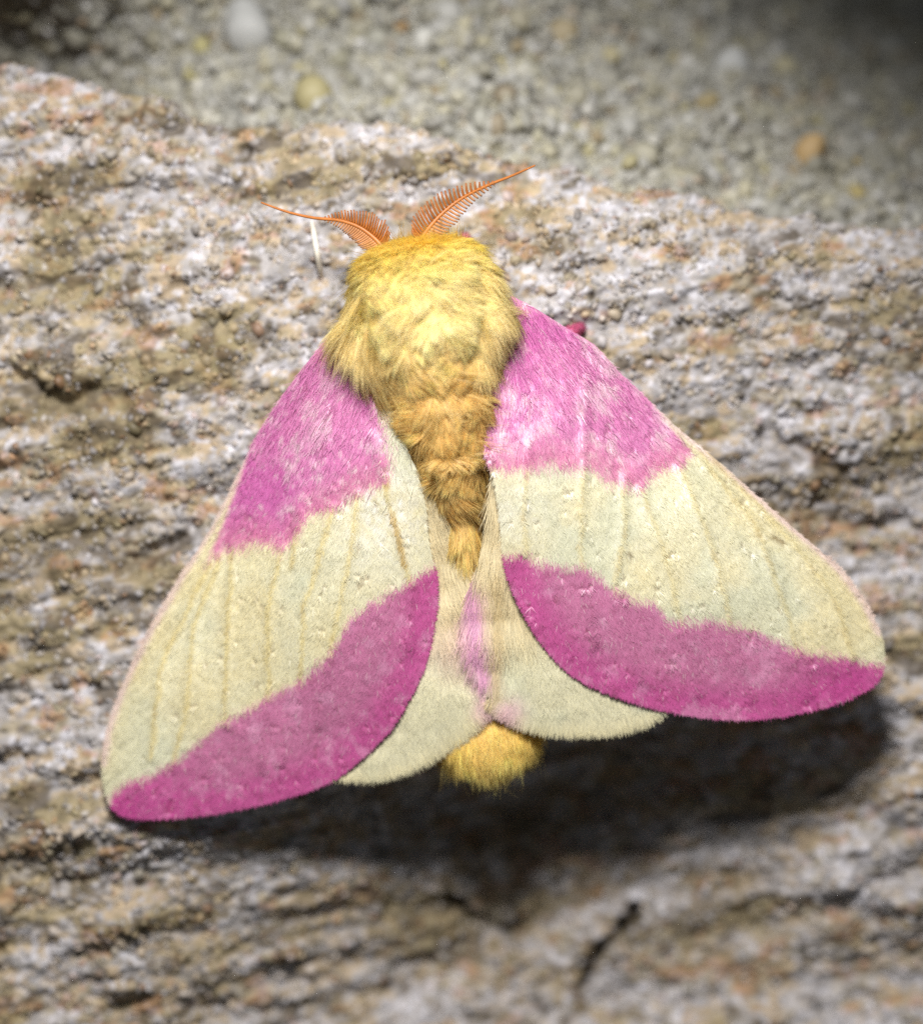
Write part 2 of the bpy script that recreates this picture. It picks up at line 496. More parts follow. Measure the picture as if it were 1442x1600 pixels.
taken = [(p[0], p[1], p[2]) for p in pebs]
tries = 0
while len(pebs) < 190 and tries < 5000:
    tries += 1
    x, y = random.uniform(-60, 1500), random.uniform(-60, 340)
    r = random.uniform(7, 15)
    ye = np.interp(x, EDGE[:, 0], EDGE[:, 1])
    if y > ye - r - 6 or any(math.hypot(x - a, y - b) < (r + c) * 0.85 for a, b, c in taken):
        continue
    taken.append((x, y, r))
    base = random.choice([(168, 164, 148), (178, 168, 120), (150, 146, 124), (196, 194, 186), (160, 140, 100), (186, 180, 150)])
    pebs.append((x, y, r, base))
for i, (x, y, r, c) in enumerate(pebs):
    z0 = -5.0
    for _ in range(3):
        p = W(x, y, z0); z0 = float(mortar_h(p[None, 0], p[None, 1])[0])
    p = W(x, y, z0 + 0.2 * r * S)
    V, F = pebble_mesh(i + 1, 0.8)
    a = random.uniform(0, 6.28); ca, sa = math.cos(a), math.sin(a)
    V = V @ np.array([[ca, -sa, 0], [sa, ca, 0], [0, 0, 1]]).T
    col = np.tile(lin(*c), (len(V), 1)) * 0.62 + MORTAR_PAL[0] * 0.2
    o = mesh_obj('pebble', V * r * S * 1.05, F, M_pebble, mortar, col)
    o.location = p * MM

# ------------------------------------------------------------------ the moth
moth = bpy.data.objects.new('moth', None)
COL.objects.link(moth)
moth.empty_display_size = 0.005
props(moth, label='furry yellow and pink moth resting with spread wings on the stone', category='moth')
ORG = np.array(W(690, 640, -0.3))
moth.location = ORG * MM

def part(name, V, F, mat, parent=moth, **kw):
    """mesh in absolute mm, child of the moth (or of a part sitting at the moth's origin)"""
    return mesh_obj(name, np.asarray(V) - ORG, F, mat, parent, **kw)

# --- body: spine rows are px, py, centre z, half width px, half height mm
SP = np.array([(654, 376, 4.3, 6, 0.3), (655, 380, 4.4, 42, 1.5), (655, 394, 4.7, 78, 2.7), (657, 425, 4.9, 99, 3.6), (661, 470, 4.9, 114, 4.0),
               (666, 510, 4.9, 120, 4.1), (672, 550, 4.8, 110, 3.9), (682, 590, 4.6, 92, 3.55), (690, 630, 4.5, 80, 3.3), (697, 670, 4.3, 68, 3.0),
               (703, 705, 4.1, 55, 2.75), (709, 735, 3.9, 46, 2.5), (714, 770, 3.6, 38, 2.1), (719, 805, 3.2, 27, 1.6), (724, 850, 2.9, 26, 1.6),
               (730, 900, 2.3, 34, 1.3), (742, 980, 1.1, 50, 1.4), (754, 1060, 0.3, 66, 1.5), (761, 1115, 0.25, 76, 1.75), (764, 1155, 0.2, 74, 1.8),
               (766, 1185, 0.1, 56, 1.5), (767, 1203, 0.0, 12, 0.4)])
NS, NP_ = 170, 48
SPD = catmull(SP, NS)
SPD[:, 3:] = np.maximum(SPD[:, 3:], 0.05)
def body_point(s, phi):
    """s 0..1 along the spine, phi 0 = up"""
    t = s * (NS - 1)
    q = np.stack([np.interp(t, np.arange(NS), SPD[:, k]) for k in range(5)], -1)
    c = W(q[:, 0], q[:, 1], q[:, 2])
    # lumps of the pelt, and partings beside the shoulder tufts
    th = sstep(0.05, 0.14, s) * sstep(0.6, 0.5, s)
    f = 1 + th * (0.05 * fbm(s * 26, np.sin(phi) * 2.2 + np.cos(phi) * 0.7, 2, 881)
                  - 0.085 * np.exp(-((phi - 0.80 + 1.6 * (s - 0.2)) / 0.11) ** 2) * sstep(0.10, 0.15, s) * sstep(0.36, 0.30, s)
                  - 0.06 * np.exp(-((phi + 0.95 - 1.2 * (s - 0.2)) / 0.11) ** 2) * sstep(0.14, 0.18, s) * sstep(0.36, 0.30, s)
                  - 0.06 * np.exp(-((s - 0.365) / 0.012) ** 2) - 0.07 * np.exp(-((s - 0.485) / 0.012) ** 2))
    q = q.copy(); q[:, 3] *= f; q[:, 4] *= f
    # sideways is square to the tilted spine
    return c + np.stack([np.sin(phi) * q[:, 3] * S, np.sin(phi) * q[:, 3] * S * 0.12, np.cos(phi) * q[:, 4]], -1), q
def body_frame(s, phi):
    e = 0.004
    p, q = body_point(s, phi)
    ps, _ = body_point(np.clip(s + e, 0, 1), phi); pm, _ = body_point(np.clip(s - e, 0, 1), phi)
    pp, _ = body_point(s, phi + 0.03); pn, _ = body_point(s, phi - 0.03)
    T = norm(ps - pm); n = norm(np.cross(T, pp - pn))
    c = W(q[:, 0], q[:, 1], q[:, 2])
    sgn = np.sign(np.sum(n * (p - c), -1, keepdims=True)); sgn[sgn == 0] = 1
    return p, T, n * sgn, q
def fur_tone(py, rnd):
    """pale lemon on the thorax, amber on the back tufts, gold on the tail"""
    k = np.array([360, 390, 440, 520, 580, 620, 680, 740, 800, 830, 900, 1100, 1160, 1230])
    tab = np.array([lin(*c) for c in [(255, 220, 96), (255, 228, 124), (255, 238, 172), (255, 238, 178), (254, 228, 160), (252, 220, 144), (250, 216, 136), (250, 220, 146),
                                      (250, 218, 144), (255, 228, 152), (252, 228, 160), (255, 220, 120), (255, 228, 140), (255, 234, 154)]])
    c = np.stack([np.interp(py, k, tab[:, j]) for j in range(3)], -1)
    return c * (1 + 0.16 * rnd[:, None])
ss, pp = np.meshgrid(np.linspace(0, 1, NS), np.linspace(0, 2 * math.pi, NP_, endpoint=False), indexing='ij')
P, Q = body_point(ss.ravel(), pp.ravel())
idx = np.arange(NS * NP_).reshape(NS, NP_)
F = np.stack([idx[:-1], np.roll(idx, -1, 1)[:-1], np.roll(idx, -1, 1)[1:], idx[1:]], -1).reshape(-1, 4)
bc = fur_tone(Q[:, 1], np.zeros(len(Q))) * 0.8
body = part('body', P, F, M_skin, col=bc)

def fur(name, n, s0, s1, phr, length, width, lift, clumps, flow=0.5, pale=0.0, side_pull=0.0, phc=0.0, clump_k=0.55, seed=1, curl=0.35, backward=1.0):
    s = rng.uniform(s0, s1, n * 2)
    t = s * (NS - 1); rad = np.interp(t, np.arange(NS), SPD[:, 3])
    s = s[rng.uniform(0, rad.max(), n * 2) < rad + 6][:n]; n = len(s)
    phi = phc + rng.uniform(-phr, phr, n)
    p, T, N, q = body_frame(s, phi)
    # nearest clump centre
    cs = rng.uniform(s0, s1, clumps); cp = phc + rng.uniform(-phr, phr, clumps)
    c_p, c_T, c_N, c_q = body_frame(cs, cp)
    near = np.zeros(n, int)
    for a in range(0, n, 4000):
        near[a:a + 4000] = np.argmin((c_p ** 2).sum(-1)[None] - 2 * p[a:a + 4000] @ c_p.T, 1)
    L = length * rng.uniform(0.65, 1.2, n) * (1 + 0.25 * rng.normal(size=clumps))[near]
    L = np.clip(L, length * 0.35, length * 1.6)
    def flow_dir(p, T, N, r):
        B = np.cross(N, T)
        a = flow * (fbm(p[:, 0] * 0.42 + seed, p[:, 1] * 0.42, 2, 500 + seed)) + r
        side = np.sign(np.sum(B * np.array([1, 0, 0]), -1))
        d = backward * (T * np.cos(a)[:, None]) + B * np.sin(a)[:, None] + N * lift
        d[:, 0] += side_pull * 0
        return norm(d)
    d = flow_dir(p, T, N, rng.normal(size=n) * 0.16)
    cd = flow_dir(c_p, c_T, c_N, rng.normal(size=clumps) * 0.3)
    tip = p + d * L[:, None]
    ctip = c_p[near] + cd[near] * L[:, None]
    tip = tip + (ctip - tip) * (clump_k * rng.uniform(0.5, 1.1, n))[:, None]
    d2 = (tip - p) / L[:, None]
    bend = -N * curl * rng.uniform(0.4, 1.2, n)[:, None]
    d0 = d2 - bend * 0.8
    rnd = rng.normal(size=n) * 0.6 + rng.normal(size=clumps)[near] * 0.5
    c1 = fur_tone(q[:, 1], rnd)
    if pale:
        c1 = c1 * (1 - pale) + lin(246, 228, 168) * pale
    c1 = c1 * 1.02
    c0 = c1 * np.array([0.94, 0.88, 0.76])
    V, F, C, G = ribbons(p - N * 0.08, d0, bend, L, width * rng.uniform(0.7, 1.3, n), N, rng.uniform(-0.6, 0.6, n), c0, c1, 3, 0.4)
    return part(name, V, F, M_fur, body, col=C, nor=G, kind='stuff')

fur('head_fur', 20000, 0.0, 0.17, 1.8, 0.75, 0.036, 0.5, 1500, 0.7, curl=0.25, seed=1, clump_k=0.3)
fur('stray_fur', 2600, 0.02, 0.50, 1.7, 1.5, 0.026, 0.8, 1300, 2.2, pale=0.35, seed=9, clump_k=0.1, curl=0.4)
fur('tail_stray_fur', 900, 0.9, 1.0, 3.0, 1.6, 0.026, 0.5, 500, 0.4, seed=10, clump_k=0.1, curl=0.1)
fur('thorax_fur', 55000, 0.09, 0.40, 1.7, 0.95, 0.036, 0.45, 3000, 2.0, seed=2, clump_k=0.35)
fur('shoulder_fur', 8000, 0.16, 0.33, 0.42, 2.0, 0.034, 0.25, 500, 0.5, pale=0.5, phc=-1.15, seed=3, clump_k=0.35)
fur('shoulder_fur', 8000, 0.15, 0.31, 0.42, 1.8, 0.034, 0.25, 500, 0.5, pale=0.4, phc=1.1, seed=4, clump_k=0.35)
fur('back_tuft', 23000, 0.36, 0.50, 1.7, 0.95, 0.036, 0.45, 800, 1.5, seed=5, clump_k=0.4)
fur('back_tuft', 13000, 0.48, 0.61, 1.6, 0.95, 0.036, 0.5, 340, 1.6, seed=6, clump_k=0.45)
fur('abdomen_fur', 8000, 0.59, 0.80, 1.6, 1.3, 0.036, 0.28, 300, 0.3, seed=7, curl=0.2)
fur('tail_tuft', 22000, 0.85, 1.0, 3.0, 1.25, 0.034, 0.3, 1100, 0.15, seed=8, curl=0.05, clump_k=0.25)

# --- wings
def poly_inside(x, y, P):
    ins = np.zeros(len(x), bool)
    x0, y0 = P[-1]
    for x1, y1 in P:
        c = (y1 > y) != (y0 > y)
        with np.errstate(divide='ignore', invalid='ignore'):
            ins ^= c & (x < (x0 - x1) * (y - y1) / (y0 - y1) + x1)
        x0, y0 = x1, y1
    return ins

def wing_mesh(outline, zfun, step, thick, nb):
    B = catmull(outline, nb, True)
    seg = np.linalg.norm(np.diff(np.r_[B, B[:1]], axis=0), axis=1)
    s = np.r_[0, np.cumsum(seg)]; m = int(s[-1] / step)
    t = np.linspace(0, s[-1], m, endpoint=False)
    Bc = np.r_[B, B[:1]]
    B = np.stack([np.interp(t, s, Bc[:, 0]), np.interp(t, s, Bc[:, 1])], -1)
    lo, hi = B.min(0), B.max(0)
    gx, gy = np.meshgrid(np.arange(lo[0], hi[0], step), np.arange(lo[1], hi[1], step))
    gx = gx.ravel() + rng.uniform(-.25, .25, gx.size) * step; gy = gy.ravel() + rng.uniform(-.25, .25, gy.size) * step
    k = poly_inside(gx, gy, B); gx, gy = gx[k], gy[k]
    dmin = np.full(len(gx), 1e9)
    for a in range(0, len(gx), 3000):
        dmin[a:a + 3000] = np.min(np.hypot(gx[a:a + 3000, None] - B[None, :, 0], gy[a:a + 3000, None] - B[None, :, 1]), 1)
    k = dmin > 0.6 * step
    pts = np.r_[B, np.stack([gx[k], gy[k]], -1)]
    res = delaunay_2d_cdt([Vector(p) for p in pts], [(i, (i + 1) % m) for i in range(m)], [], 1, 1e-5)
    q = np.array([v[:] for v in res[0]]); tri = np.array([f for f in res[2] if len(f) == 3])
    a, b, c = q[tri[:, 0]], q[tri[:, 1]], q[tri[:, 2]]
    cr = (b[:, 0] - a[:, 0]) * (c[:, 1] - a[:, 1]) - (b[:, 1] - a[:, 1]) * (c[:, 0] - a[:, 0])
    tri[cr > 0] = tri[cr > 0][:, ::-1]                 # y runs down in the photo: make the top face up
    z = zfun(q[:, 0], q[:, 1])
    top = W(q[:, 0], q[:, 1], z)
    bot = top.copy(); bot[:, 2] -= thick
    n = len(q)
    e = np.concatenate([tri[:, [0, 1]], tri[:, [1, 2]], tri[:, [2, 0]]])
    key = np.sort(e, 1); _, inv, cnt = np.unique(key[:, 0].astype(np.int64) * n + key[:, 1], return_inverse=True, return_counts=True)
    rim = e[cnt[inv] == 1]
    F = np.concatenate([tri, tri[:, ::-1] + n,
                        np.stack([rim[:, 1], rim[:, 0], rim[:, 0] + n], -1), np.stack([rim[:, 1], rim[:, 0] + n, rim[:, 1] + n], -1)])
    return np.r_[top, bot], F, np.r_[q, q], B

def wing_normal(zfun, x, y):
    e = 2.0
    p0 = W(x - e, y, zfun(x - e, y)); p1 = W(x + e, y, zfun(x + e, y))
    q0 = W(x, y - e, zfun(x, y - e)); q1 = W(x, y + e, zfun(x, y + e))
    n = norm(np.cross(p1 - p0, q0 - q1))
    n[n[:, 2] < 0] *= -1
    return n

def scatter(B, n):
    lo, hi = B.min(0), B.max(0); X = []; Y = []; got = 0
    while got < n:
        x = rng.uniform(lo[0], hi[0], n); y = rng.uniform(lo[1], hi[1], n)
        k = poly_inside(x, y, B); X.append(x[k]); Y.append(y[k]); got += k.sum()
    return np.concatenate(X)[:n], np.concatenate(Y)[:n]

PINK = lin(214, 124, 178); PINK_L = lin(226, 172, 198); PINK_D = lin(200, 92, 152); MAUVE = lin(202, 128, 162)
CREAM = lin(228, 222, 188); CREAM_Y = lin(228, 214, 164); WHITE = lin(242, 239, 224); GREENISH = lin(210, 211, 184); TAN = lin(206, 176, 112)

def lerp(a, b, t):
    t = np.clip(t, 0, 1)[:, None]
    return a * (1 - t) + b * t

def pdist(x, y, P):
    return polyline_dist(x, y, np.array(P, float))

OUT_L = np.array([(165, 1262), (182, 1236), (205, 1220), (240, 1206), (285, 1180), (310, 1155), (350, 1125), (395, 1102), (425, 1082), (460, 1070), (490, 1040),
                  (525, 1005), (550, 960), (580, 940), (615, 920), (650, 900), (680, 880)], float)
BAS_L = np.array([(300, 885), (335, 862), (370, 852), (400, 845), (420, 848), (440, 859), (460, 832), (485, 805), (525, 790), (547, 770), (575, 760), (612, 742), (640, 700)], float)
OUT_R = np.array([(780, 868), (794, 863), (813, 861), (837, 873), (876, 878), (915, 885), (940, 898), (954, 917), (988, 932), (1022, 941), (1042, 966), (1076, 968),
                  (1110, 966), (1144, 978), (1178, 980), (1207, 1000), (1241, 1012), (1275, 1019), (1324, 1027), (1372, 1038), (1400, 1040)], float)
BAS_R = np.array([(760, 728), (793, 727), (823, 732), (857, 720), (891, 732), (920, 722), (944, 742), (969, 749), (1000, 766), (1013, 742), (1032, 732), (1056, 727),
                  (1071, 713), (1086, 698), (1110, 680)], float)
VEIN_L = [[(330, 880), (255, 1030), (238, 1180)], [(345, 870), (305, 975), (293, 1100), (270, 1200)], [(365, 850), (357, 1000), (353, 1130)], [(440, 855), (420, 950), (421, 1090), (410, 1200)],
          [(470, 800), (458, 880)], [(520, 790), (478, 940), (470, 1060), (440, 1190)], [(560, 770), (548, 860), (520, 1000), (500, 1130)], [(583, 680), (605, 760), (625, 850), (640, 900), (640, 1010)]]
VEIN_R = [[(824, 690), (818, 800), (820, 860)], [(912, 600), (912, 720), (905, 850), (930, 1000)], [(975, 745), (972, 840), (960, 910), (1000, 1060)], [(1000, 764), (1040, 880), (1060, 960), (1090, 1080)],
          [(1060, 730), (1110, 850), (1140, 970), (1170, 1090)], [(1090, 705), (1180, 820), (1240, 1000), (1265, 1080)], [(1100, 700), (1230, 840), (1300, 930), (1330, 1025)]]
COSTA_L = [(517, 522), (488, 556), (456, 598), (427, 639), (403, 679), (383, 720), (362, 762), (330, 825), (290, 890), (235, 985), (195, 1070), (172, 1135), (163, 1190)]
COSTA_R = [(813, 469), (886, 513), (925, 537), (964, 579), (998, 610), (1042, 654), (1081, 688), (1129, 727), (1178, 771), (1227, 815), (1275, 856), (1314, 893), (1349, 941), (1370, 985)]

def fore_color(x, y, right, rag):
    """colours of a forewing at photo pixel x, y; rag = per-hair raggedness in px"""
    OUT, BAS, VE, CO = (OUT_R, BAS_R, VEIN_R, COSTA_R) if right else (OUT_L, BAS_L, VEIN_L, COSTA_L)
    n1 = fbm(x * 0.010, y * 0.010, 3, 601 + right); n2 = fbm(x * 0.035, y * 0.035, 3, 611 + right); n3 = fbm(x * 0.12, y * 0.12, 2, 621)
    dco = pdist(x, y, CO)
    c = CREAM[None] * np.ones((len(x), 1))
    c = lerp(c, CREAM_Y, 0.45 * sstep(-0.1, 0.7, n1) + 0.12 * sstep(0.2, 0.7, n2))
    c = lerp(c, GREENISH, 0.6 * sstep(0.0, 0.7, -n1))
    inner = (np.exp(-((x - 600) / 70.0) ** 2 - ((y - 790) / 90.0) ** 2) if not right else np.exp(-((x - 800) / 60.0) ** 2 - ((y - 790) / 60.0) ** 2) * 0.5)
    c = lerp(c, WHITE, inner * (0.7 + 0.5 * n3))
    c = lerp(c, CREAM_Y, 0.7 * np.exp(-dco / 28.0))
    c = lerp(c, lin(228, 200, 200), 0.7 * np.exp(-((dco - 1) / 5.5) ** 2))
    # veins show as yellow lines in the cream
    dv = np.min([pdist(x + 3 * n2, y, v) for v in VE], 0)
    c = lerp(c, CREAM_Y * np.array([1.0, 0.97, 0.8]), (0.75 if not right else 0.45) * np.exp(-(dv / 3.6) ** 2))
    c = lerp(c, TAN * 0.8, 0.35 * np.exp(-(dv / 3.0) ** 2) * sstep(0.35, 0.7, n3 + 0.4 * n2))
    if not right:      # the rubbed strip where bare tan membrane shows
        db = pdist(x, y, [(583, 676), (598, 720), (606, 755)]); c = lerp(c, TAN, 0.9 * np.exp(-(db / 4.0) ** 2) * (y > 690))
        db = pdist(x, y, [(612, 800), (622, 835), (632, 880)]); c = lerp(c, TAN, 0.9 * np.exp(-(db / 4.5) ** 2))
    else:
        db = np.hypot(x - 983, y - 864); c = lerp(c, TAN * 0.3, 0.9 * np.exp(-(db / 4.5) ** 2))
        db = pdist(x, y, [(1204, 836), (1222, 846)]); c = lerp(c, TAN * 0.45, 0.85 * np.exp(-(db / 4.0) ** 2))
    # basal pink
    yb = np.interp(x, BAS[:, 0], BAS[:, 1])
    t = sstep(-11, 7, yb - y + rag + 5 * n2)
    if right:
        t = t * sstep(-6, 3, dco - np.where(x > 1010, (x - 1010) * 0.22, 0))
    else:
        t = t * sstep(4, -8, x - np.interp(y, [500, 600, 655, 700, 745, 770], [575, 588, 600, 609, 614, 600]) + rag)
        t = t * sstep(-6, 3, dco - np.where(y > 690, (y - 690) * 0.12, 0))
    basal = PINK[None] * np.ones((len(x), 1))
    basal = lerp(basal, PINK_L, 0.75 * sstep(-0.1, 0.7, n2 + 0.5 * n3) + 0.15)
    basal = lerp(basal, lin(204, 100, 168), 0.7 * sstep(0.1, 0.7, n1 - 0.5 * n3))
    basal = lerp(basal, lin(212, 132, 156), 0.6 * sstep(70, 5, yb - y))
    basal = lerp(basal, WHITE, 0.3 * sstep(0.55, 1.0, n3 + 0.4 * n2))
    c = lerp(c, basal, t)
    # outer pink
    yo = np.interp(x, OUT[:, 0], OUT[:, 1])
    t = sstep(-6, 8, y - yo + rag * 0.8 + 4 * n2)
    dist_out = (y - yo)
    outer = MAUVE[None] * np.ones((len(x), 1))
    edge = EDGE_D[right](x, y)
    outer = lerp(outer, PINK_D, sstep(75, 12, edge) * 0.95 + 0.12)
    outer = lerp(outer, PINK_L, 0.35 * sstep(0.3, 0.9, n2 + 0.5 * n3))
    tipd = np.hypot(x - (1372 if right else 182), y - (1045 if right else 1255))
    outer = lerp(outer, lin(196, 72, 146), 0.7 * sstep(190, 30, tipd))
    outer = lerp(outer, lin(150, 70, 100), 0.35 * sstep(0.6, 1.0, n3 - 0.3 * n2) )
    c = lerp(c, outer, t)
    # pits and rubbed specks where scales are missing, and glints painted as single whitened scales
    n5 = fbm(x * 0.075, y * 0.06, 2, 641 + right)
    c = lerp(c, c * np.array([0.62, 0.55, 0.5]), 0.6 * sstep(0.85, 1.05, n5))
    c = lerp(c, WHITE, (np.abs(rag) > 14.5) * 0.4)
    return c

FL = [(540, 505), (517, 522), (488, 556), (456, 598), (427, 639), (403, 679), (383, 720), (362, 762), (330, 825), (290, 890), (235, 985), (195, 1070), (172, 1135), (163, 1190), (166, 1230),
      (178, 1260), (205, 1273), (250, 1275), (330, 1268), (420, 1250), (480, 1232), (525, 1212), (565, 1180), (607, 1138), (640, 1085), (664, 1030), (677, 970), (681, 920),
      (676, 880), (668, 835), (664, 790), (652, 740), (632, 690), (622, 640), (640, 580), (600, 520)]
FR = [(790, 470), (813, 469), (850, 490), (886, 513), (925, 537), (964, 579), (998, 610), (1042, 654), (1081, 688), (1129, 727), (1178, 771), (1227, 815), (1275, 856), (1314, 893), (1349, 941), (1370, 985),
      (1378, 1024), (1373, 1053), (1350, 1075), (1300, 1097), (1227, 1114), (1154, 1120), (1081, 1114), (1013, 1100), (959, 1083), (925, 1068), (886, 1044), (847, 1000), (818, 951),
      (798, 907), (788, 868), (783, 830), (778, 780), (768, 735), (752, 690), (740, 640), (750, 560)]
OUTER_L = [(178, 1260), (205, 1273), (250, 1275), (330, 1268), (420, 1250), (480, 1232), (525, 1212), (565, 1180), (607, 1138), (640, 1085), (664, 1030), (677, 970), (681, 920), (676, 880)]
OUTER_R = [(1373, 1053), (1350, 1075), (1300, 1097), (1227, 1114), (1154, 1120), (1081, 1114), (1013, 1100), (959, 1083), (925, 1068), (886, 1044), (847, 1000), (818, 951), (798, 907), (788, 868)]
EDGE_D = [lambda x, y: pdist(x, y, OUTER_L), lambda x, y: pdist(x, y, OUTER_R)]

z_l = TPS([(540, 505, 4.6), (517, 522, 4.2), (600, 560, 5.6), (620, 660, 5.8), (450, 617, 3.0), (500, 680, 4.6), (403, 668, 2.2), (330, 825, 1.3), (290, 890, 1.0), (235, 985, 0.5), (195, 1070, 0.1),
           (163, 1190, 0.0), (178, 1260, 0.0), (330, 1268, 0.5), (420, 1250, 1.0), (525, 1212, 1.7), (607, 1138, 2.4), (664, 1030, 3.2), (681, 920, 3.9), (664, 790, 5.0), (652, 740, 5.4),
           (420, 860, 3.2), (300, 1080, 1.5), (450, 1080, 2.4), (560, 900, 4.4), (560, 1030, 3.5), (240, 1190, 0.6)], 0.001)
z_r = TPS([(790, 470, 4.8), (813, 469, 4.4), (886, 513, 3.7), (800, 560, 5.4), (760, 660, 5.9), (925, 537, 3.5), (998, 610, 3.2), (900, 640, 5.0), (1081, 688, 3.0), (1178, 771, 2.7), (1275, 856, 2.5), (1349, 941, 2.2),
           (1378, 1024, 2.0), (1373, 1053, 2.0), (1300, 1097, 2.2), (1154, 1120, 2.6), (1013, 1100, 3.1), (925, 1068, 3.5), (847, 1000, 4.1), (798, 907, 4.8), (783, 830, 5.4), (768, 735, 5.9),
           (1000, 850, 4.6), (1150, 950, 3.7), (960, 980, 4.2), (1080, 800, 4.2)], 0.001)
def wing_relief(x, y, VE, seed, CO=None):
    dv = np.min([pdist(x, y, v) for v in VE], 0)
    return 0.10 * np.exp(-(dv / 9.0) ** 2) + 0.05 * fbm(x * 0.012, y * 0.012, 2, seed) + 0.014 * vnoise(x * 0.09, y * 0.09, seed + 9) - 0.04 * sstep(0.75, 1.05, fbm(x * 0.075, y * 0.06, 2, 641 + (seed == 711))) \
        + 0.06 * np.exp(-pdist(x, y, CO) / 60.0) * fbm((x + (y if seed == 701 else -y)) * 0.075, y * 0.02, 2, seed + 5)
zf_l = lambda x, y: z_l(x, y) + wing_relief(x, y, VEIN_L, 701, COSTA_L)
zf_r = lambda x, y: z_r(x, y) + wing_relief(x, y, VEIN_R, 711, COSTA_R)

def scale_coat(name, parent, x, y, zf, dirpx, length, width, lift, cf, spread=0.22, tone=0.10, bendk=0.2, segs=1):
    n = len(x)
    z = zf(x, y); p = W(x, y, z); nr = wing_normal(zf, x, y)
    d = np.stack([dirpx[:, 0], -dirpx[:, 1], np.zeros(n)], -1)
    d = norm(d)
    a = rng.normal(size=n) * spread
    d = np.stack([d[:, 0] * np.cos(a) - d[:, 1] * np.sin(a), d[:, 0] * np.sin(a) + d[:, 1] * np.cos(a), d[:, 2]], -1)
    d = norm(d - nr * np.sum(d * nr, -1, keepdims=True))
    lf = np.abs(rng.normal(size=n)) * lift + lift * 0.5
    bend = -nr * (lf * bendk * 2)[:, None]
    d = norm(d + nr * lf[:, None])
    c = cf(x, y)
    c = c * (1 + tone * rng.normal(size=n))[:, None]
    V, F, C, G = ribbons(p + nr * 0.005, d, bend, length * rng.uniform(0.6, 1.3, n), width * rng.uniform(0.7, 1.3, n), nr, rng.uniform(-0.5, 0.5, n), c * 0.93, c * 1.04, segs)
    return part(name, V, F, M_scale, parent, col=C, nor=G, kind='stuff')

def outward(B, zf, width, n, x0y0=None, sel=None):
    """random points just inside an outline with the outward direction there"""
    m = len(B); i = rng.integers(0, m, n * 3)
    if sel is not None:
        i = i[sel(B[i, 0], B[i, 1])]
    i = i[:n]
    T = np.roll(B, -1, 0) - np.roll(B, 1, 0)
    N = np.stack([T[:, 1], -T[:, 0]], -1); N = N / np.linalg.norm(N, axis=1, keepdims=True)
    area = 0.5 * np.sum(B[:, 0] * np.roll(B[:, 1], -1) - np.roll(B[:, 0], -1) * B[:, 1])
    if area < 0:
        N = -N
    o = N[i]
    q = B[i] - o * rng.uniform(0, width, len(i))[:, None] + (np.roll(B, -1, 0)[i] - B[i]) * rng.uniform(0, 1, len(i))[:, None]
    return q[:, 0], q[:, 1], o

for right, (OL, zf, origin) in enumerate([(FL, zf_l, (640, 250)), (FR, zf_r, (770, 250))]):
    V, F, q, B = wing_mesh(OL, zf, 4.0, 0.10, 900)
    c = fore_color(q[:, 0], q[:, 1], right, np.zeros(len(q)))
    fw = part('forewing', V, F, M_membrane, col=c * 0.9)
    x, y = scatter(B, 95000)
    dirp = np.stack([x - origin[0], y - origin[1]], -1)
    cf = lambda a, b, r=right: fore_color(a, b, r, rng.normal(size=len(a)) * 6.5)
    scale_coat('wing_scales', fw, x, y, zf, dirp, 0.34, 0.05, 0.10, cf, spread=0.35, tone=0.07)
    # longer woolly hair towards the base of the wing
    x, y = scatter(B, 30000)
    k = (y < (760 if right else 800) - rng.uniform(0, 1, len(x)) ** 0.5 * 200)
    x, y = x[k], y[k]
    dirp = np.stack([x - origin[0], y - origin[1]], -1)
    scale_coat('wing_wool', fw, x, y, zf, dirp, 0.8, 0.036, 0.16, cf, spread=0.3, tone=0.1, segs=2)
    sel = (lambda a, b: (b > 880)) if not right else (lambda a, b: b > 870)
    x, y, o = outward(B, zf, 5, 5000, sel=sel)
    scale_coat('fringe', fw, x, y, zf, o, 0.24, 0.045, 0.05, cf, spread=0.35)
    x, y, o = outward(B, zf, 5, 3500, sel=lambda a, b: b > 500)
    scale_coat('edge_scales', fw, x, y, zf, o * 0.3 + np.stack([x - origin[0], y - origin[1]], -1) / 500, 0.3, 0.045, 0.05, cf, spread=0.2)

HL = [(640, 690), (672, 740), (690, 790), (715, 850), (733, 888), (726, 930), (724, 965), (732, 1010), (748, 1050), (761, 1085), (753, 1106), (732, 1130), (688, 1163), (638, 1189), (580, 1204),
      (520, 1199), (440, 1180), (450, 1090), (520, 960), (590, 800)]
HR = [(790, 690), (768, 740), (762, 800), (752, 860), (738, 905), (727, 940), (723, 975), (733, 1025), (748, 1062), (768, 1090), (790, 1107), (820, 1122), (870, 1133), (950, 1131), (1000, 1120),
      (1022, 1106), (1060, 1060), (1010, 940), (900, 790)]
zh_l = TPS([(640, 690, 5.0), (690, 790, 4.6), (733, 888, 3.9), (724, 965, 3.5), (748, 1050, 3.0), (761, 1085, 2.8), (736, 1143, 2.3), (640, 1205, 1.2), (520, 1214, 1.1), (440, 1195, 0.4), (450, 1090, 1.6),
            (607, 1138, 1.75), (664, 1030, 2.7), (681, 920, 3.3), (664, 800, 4.3), (590, 800, 4.0), (520, 960, 3.0), (700, 930, 3.6), (700, 1060, 2.8)], 0.001)
zh_r = TPS([(790, 690, 5.1), (762, 800, 4.7), (775, 860, 4.3), (738, 905, 4.2), (723, 975, 3.65), (745, 985, 3.75), (748, 1062, 3.25), (775, 960, 3.55), (775, 1040, 3.1), (790, 1118, 2.75), (870, 1148, 2.2), (950, 1146, 2.1),
            (1045, 1114, 2.3), (1090, 1060, 2.6), (847, 1000, 3.4), (925, 1068, 2.8), (818, 951, 3.8), (798, 880, 4.3), (1010, 940, 3.4), (900, 790, 4.3), (815, 1040, 3.2)], 0.001)
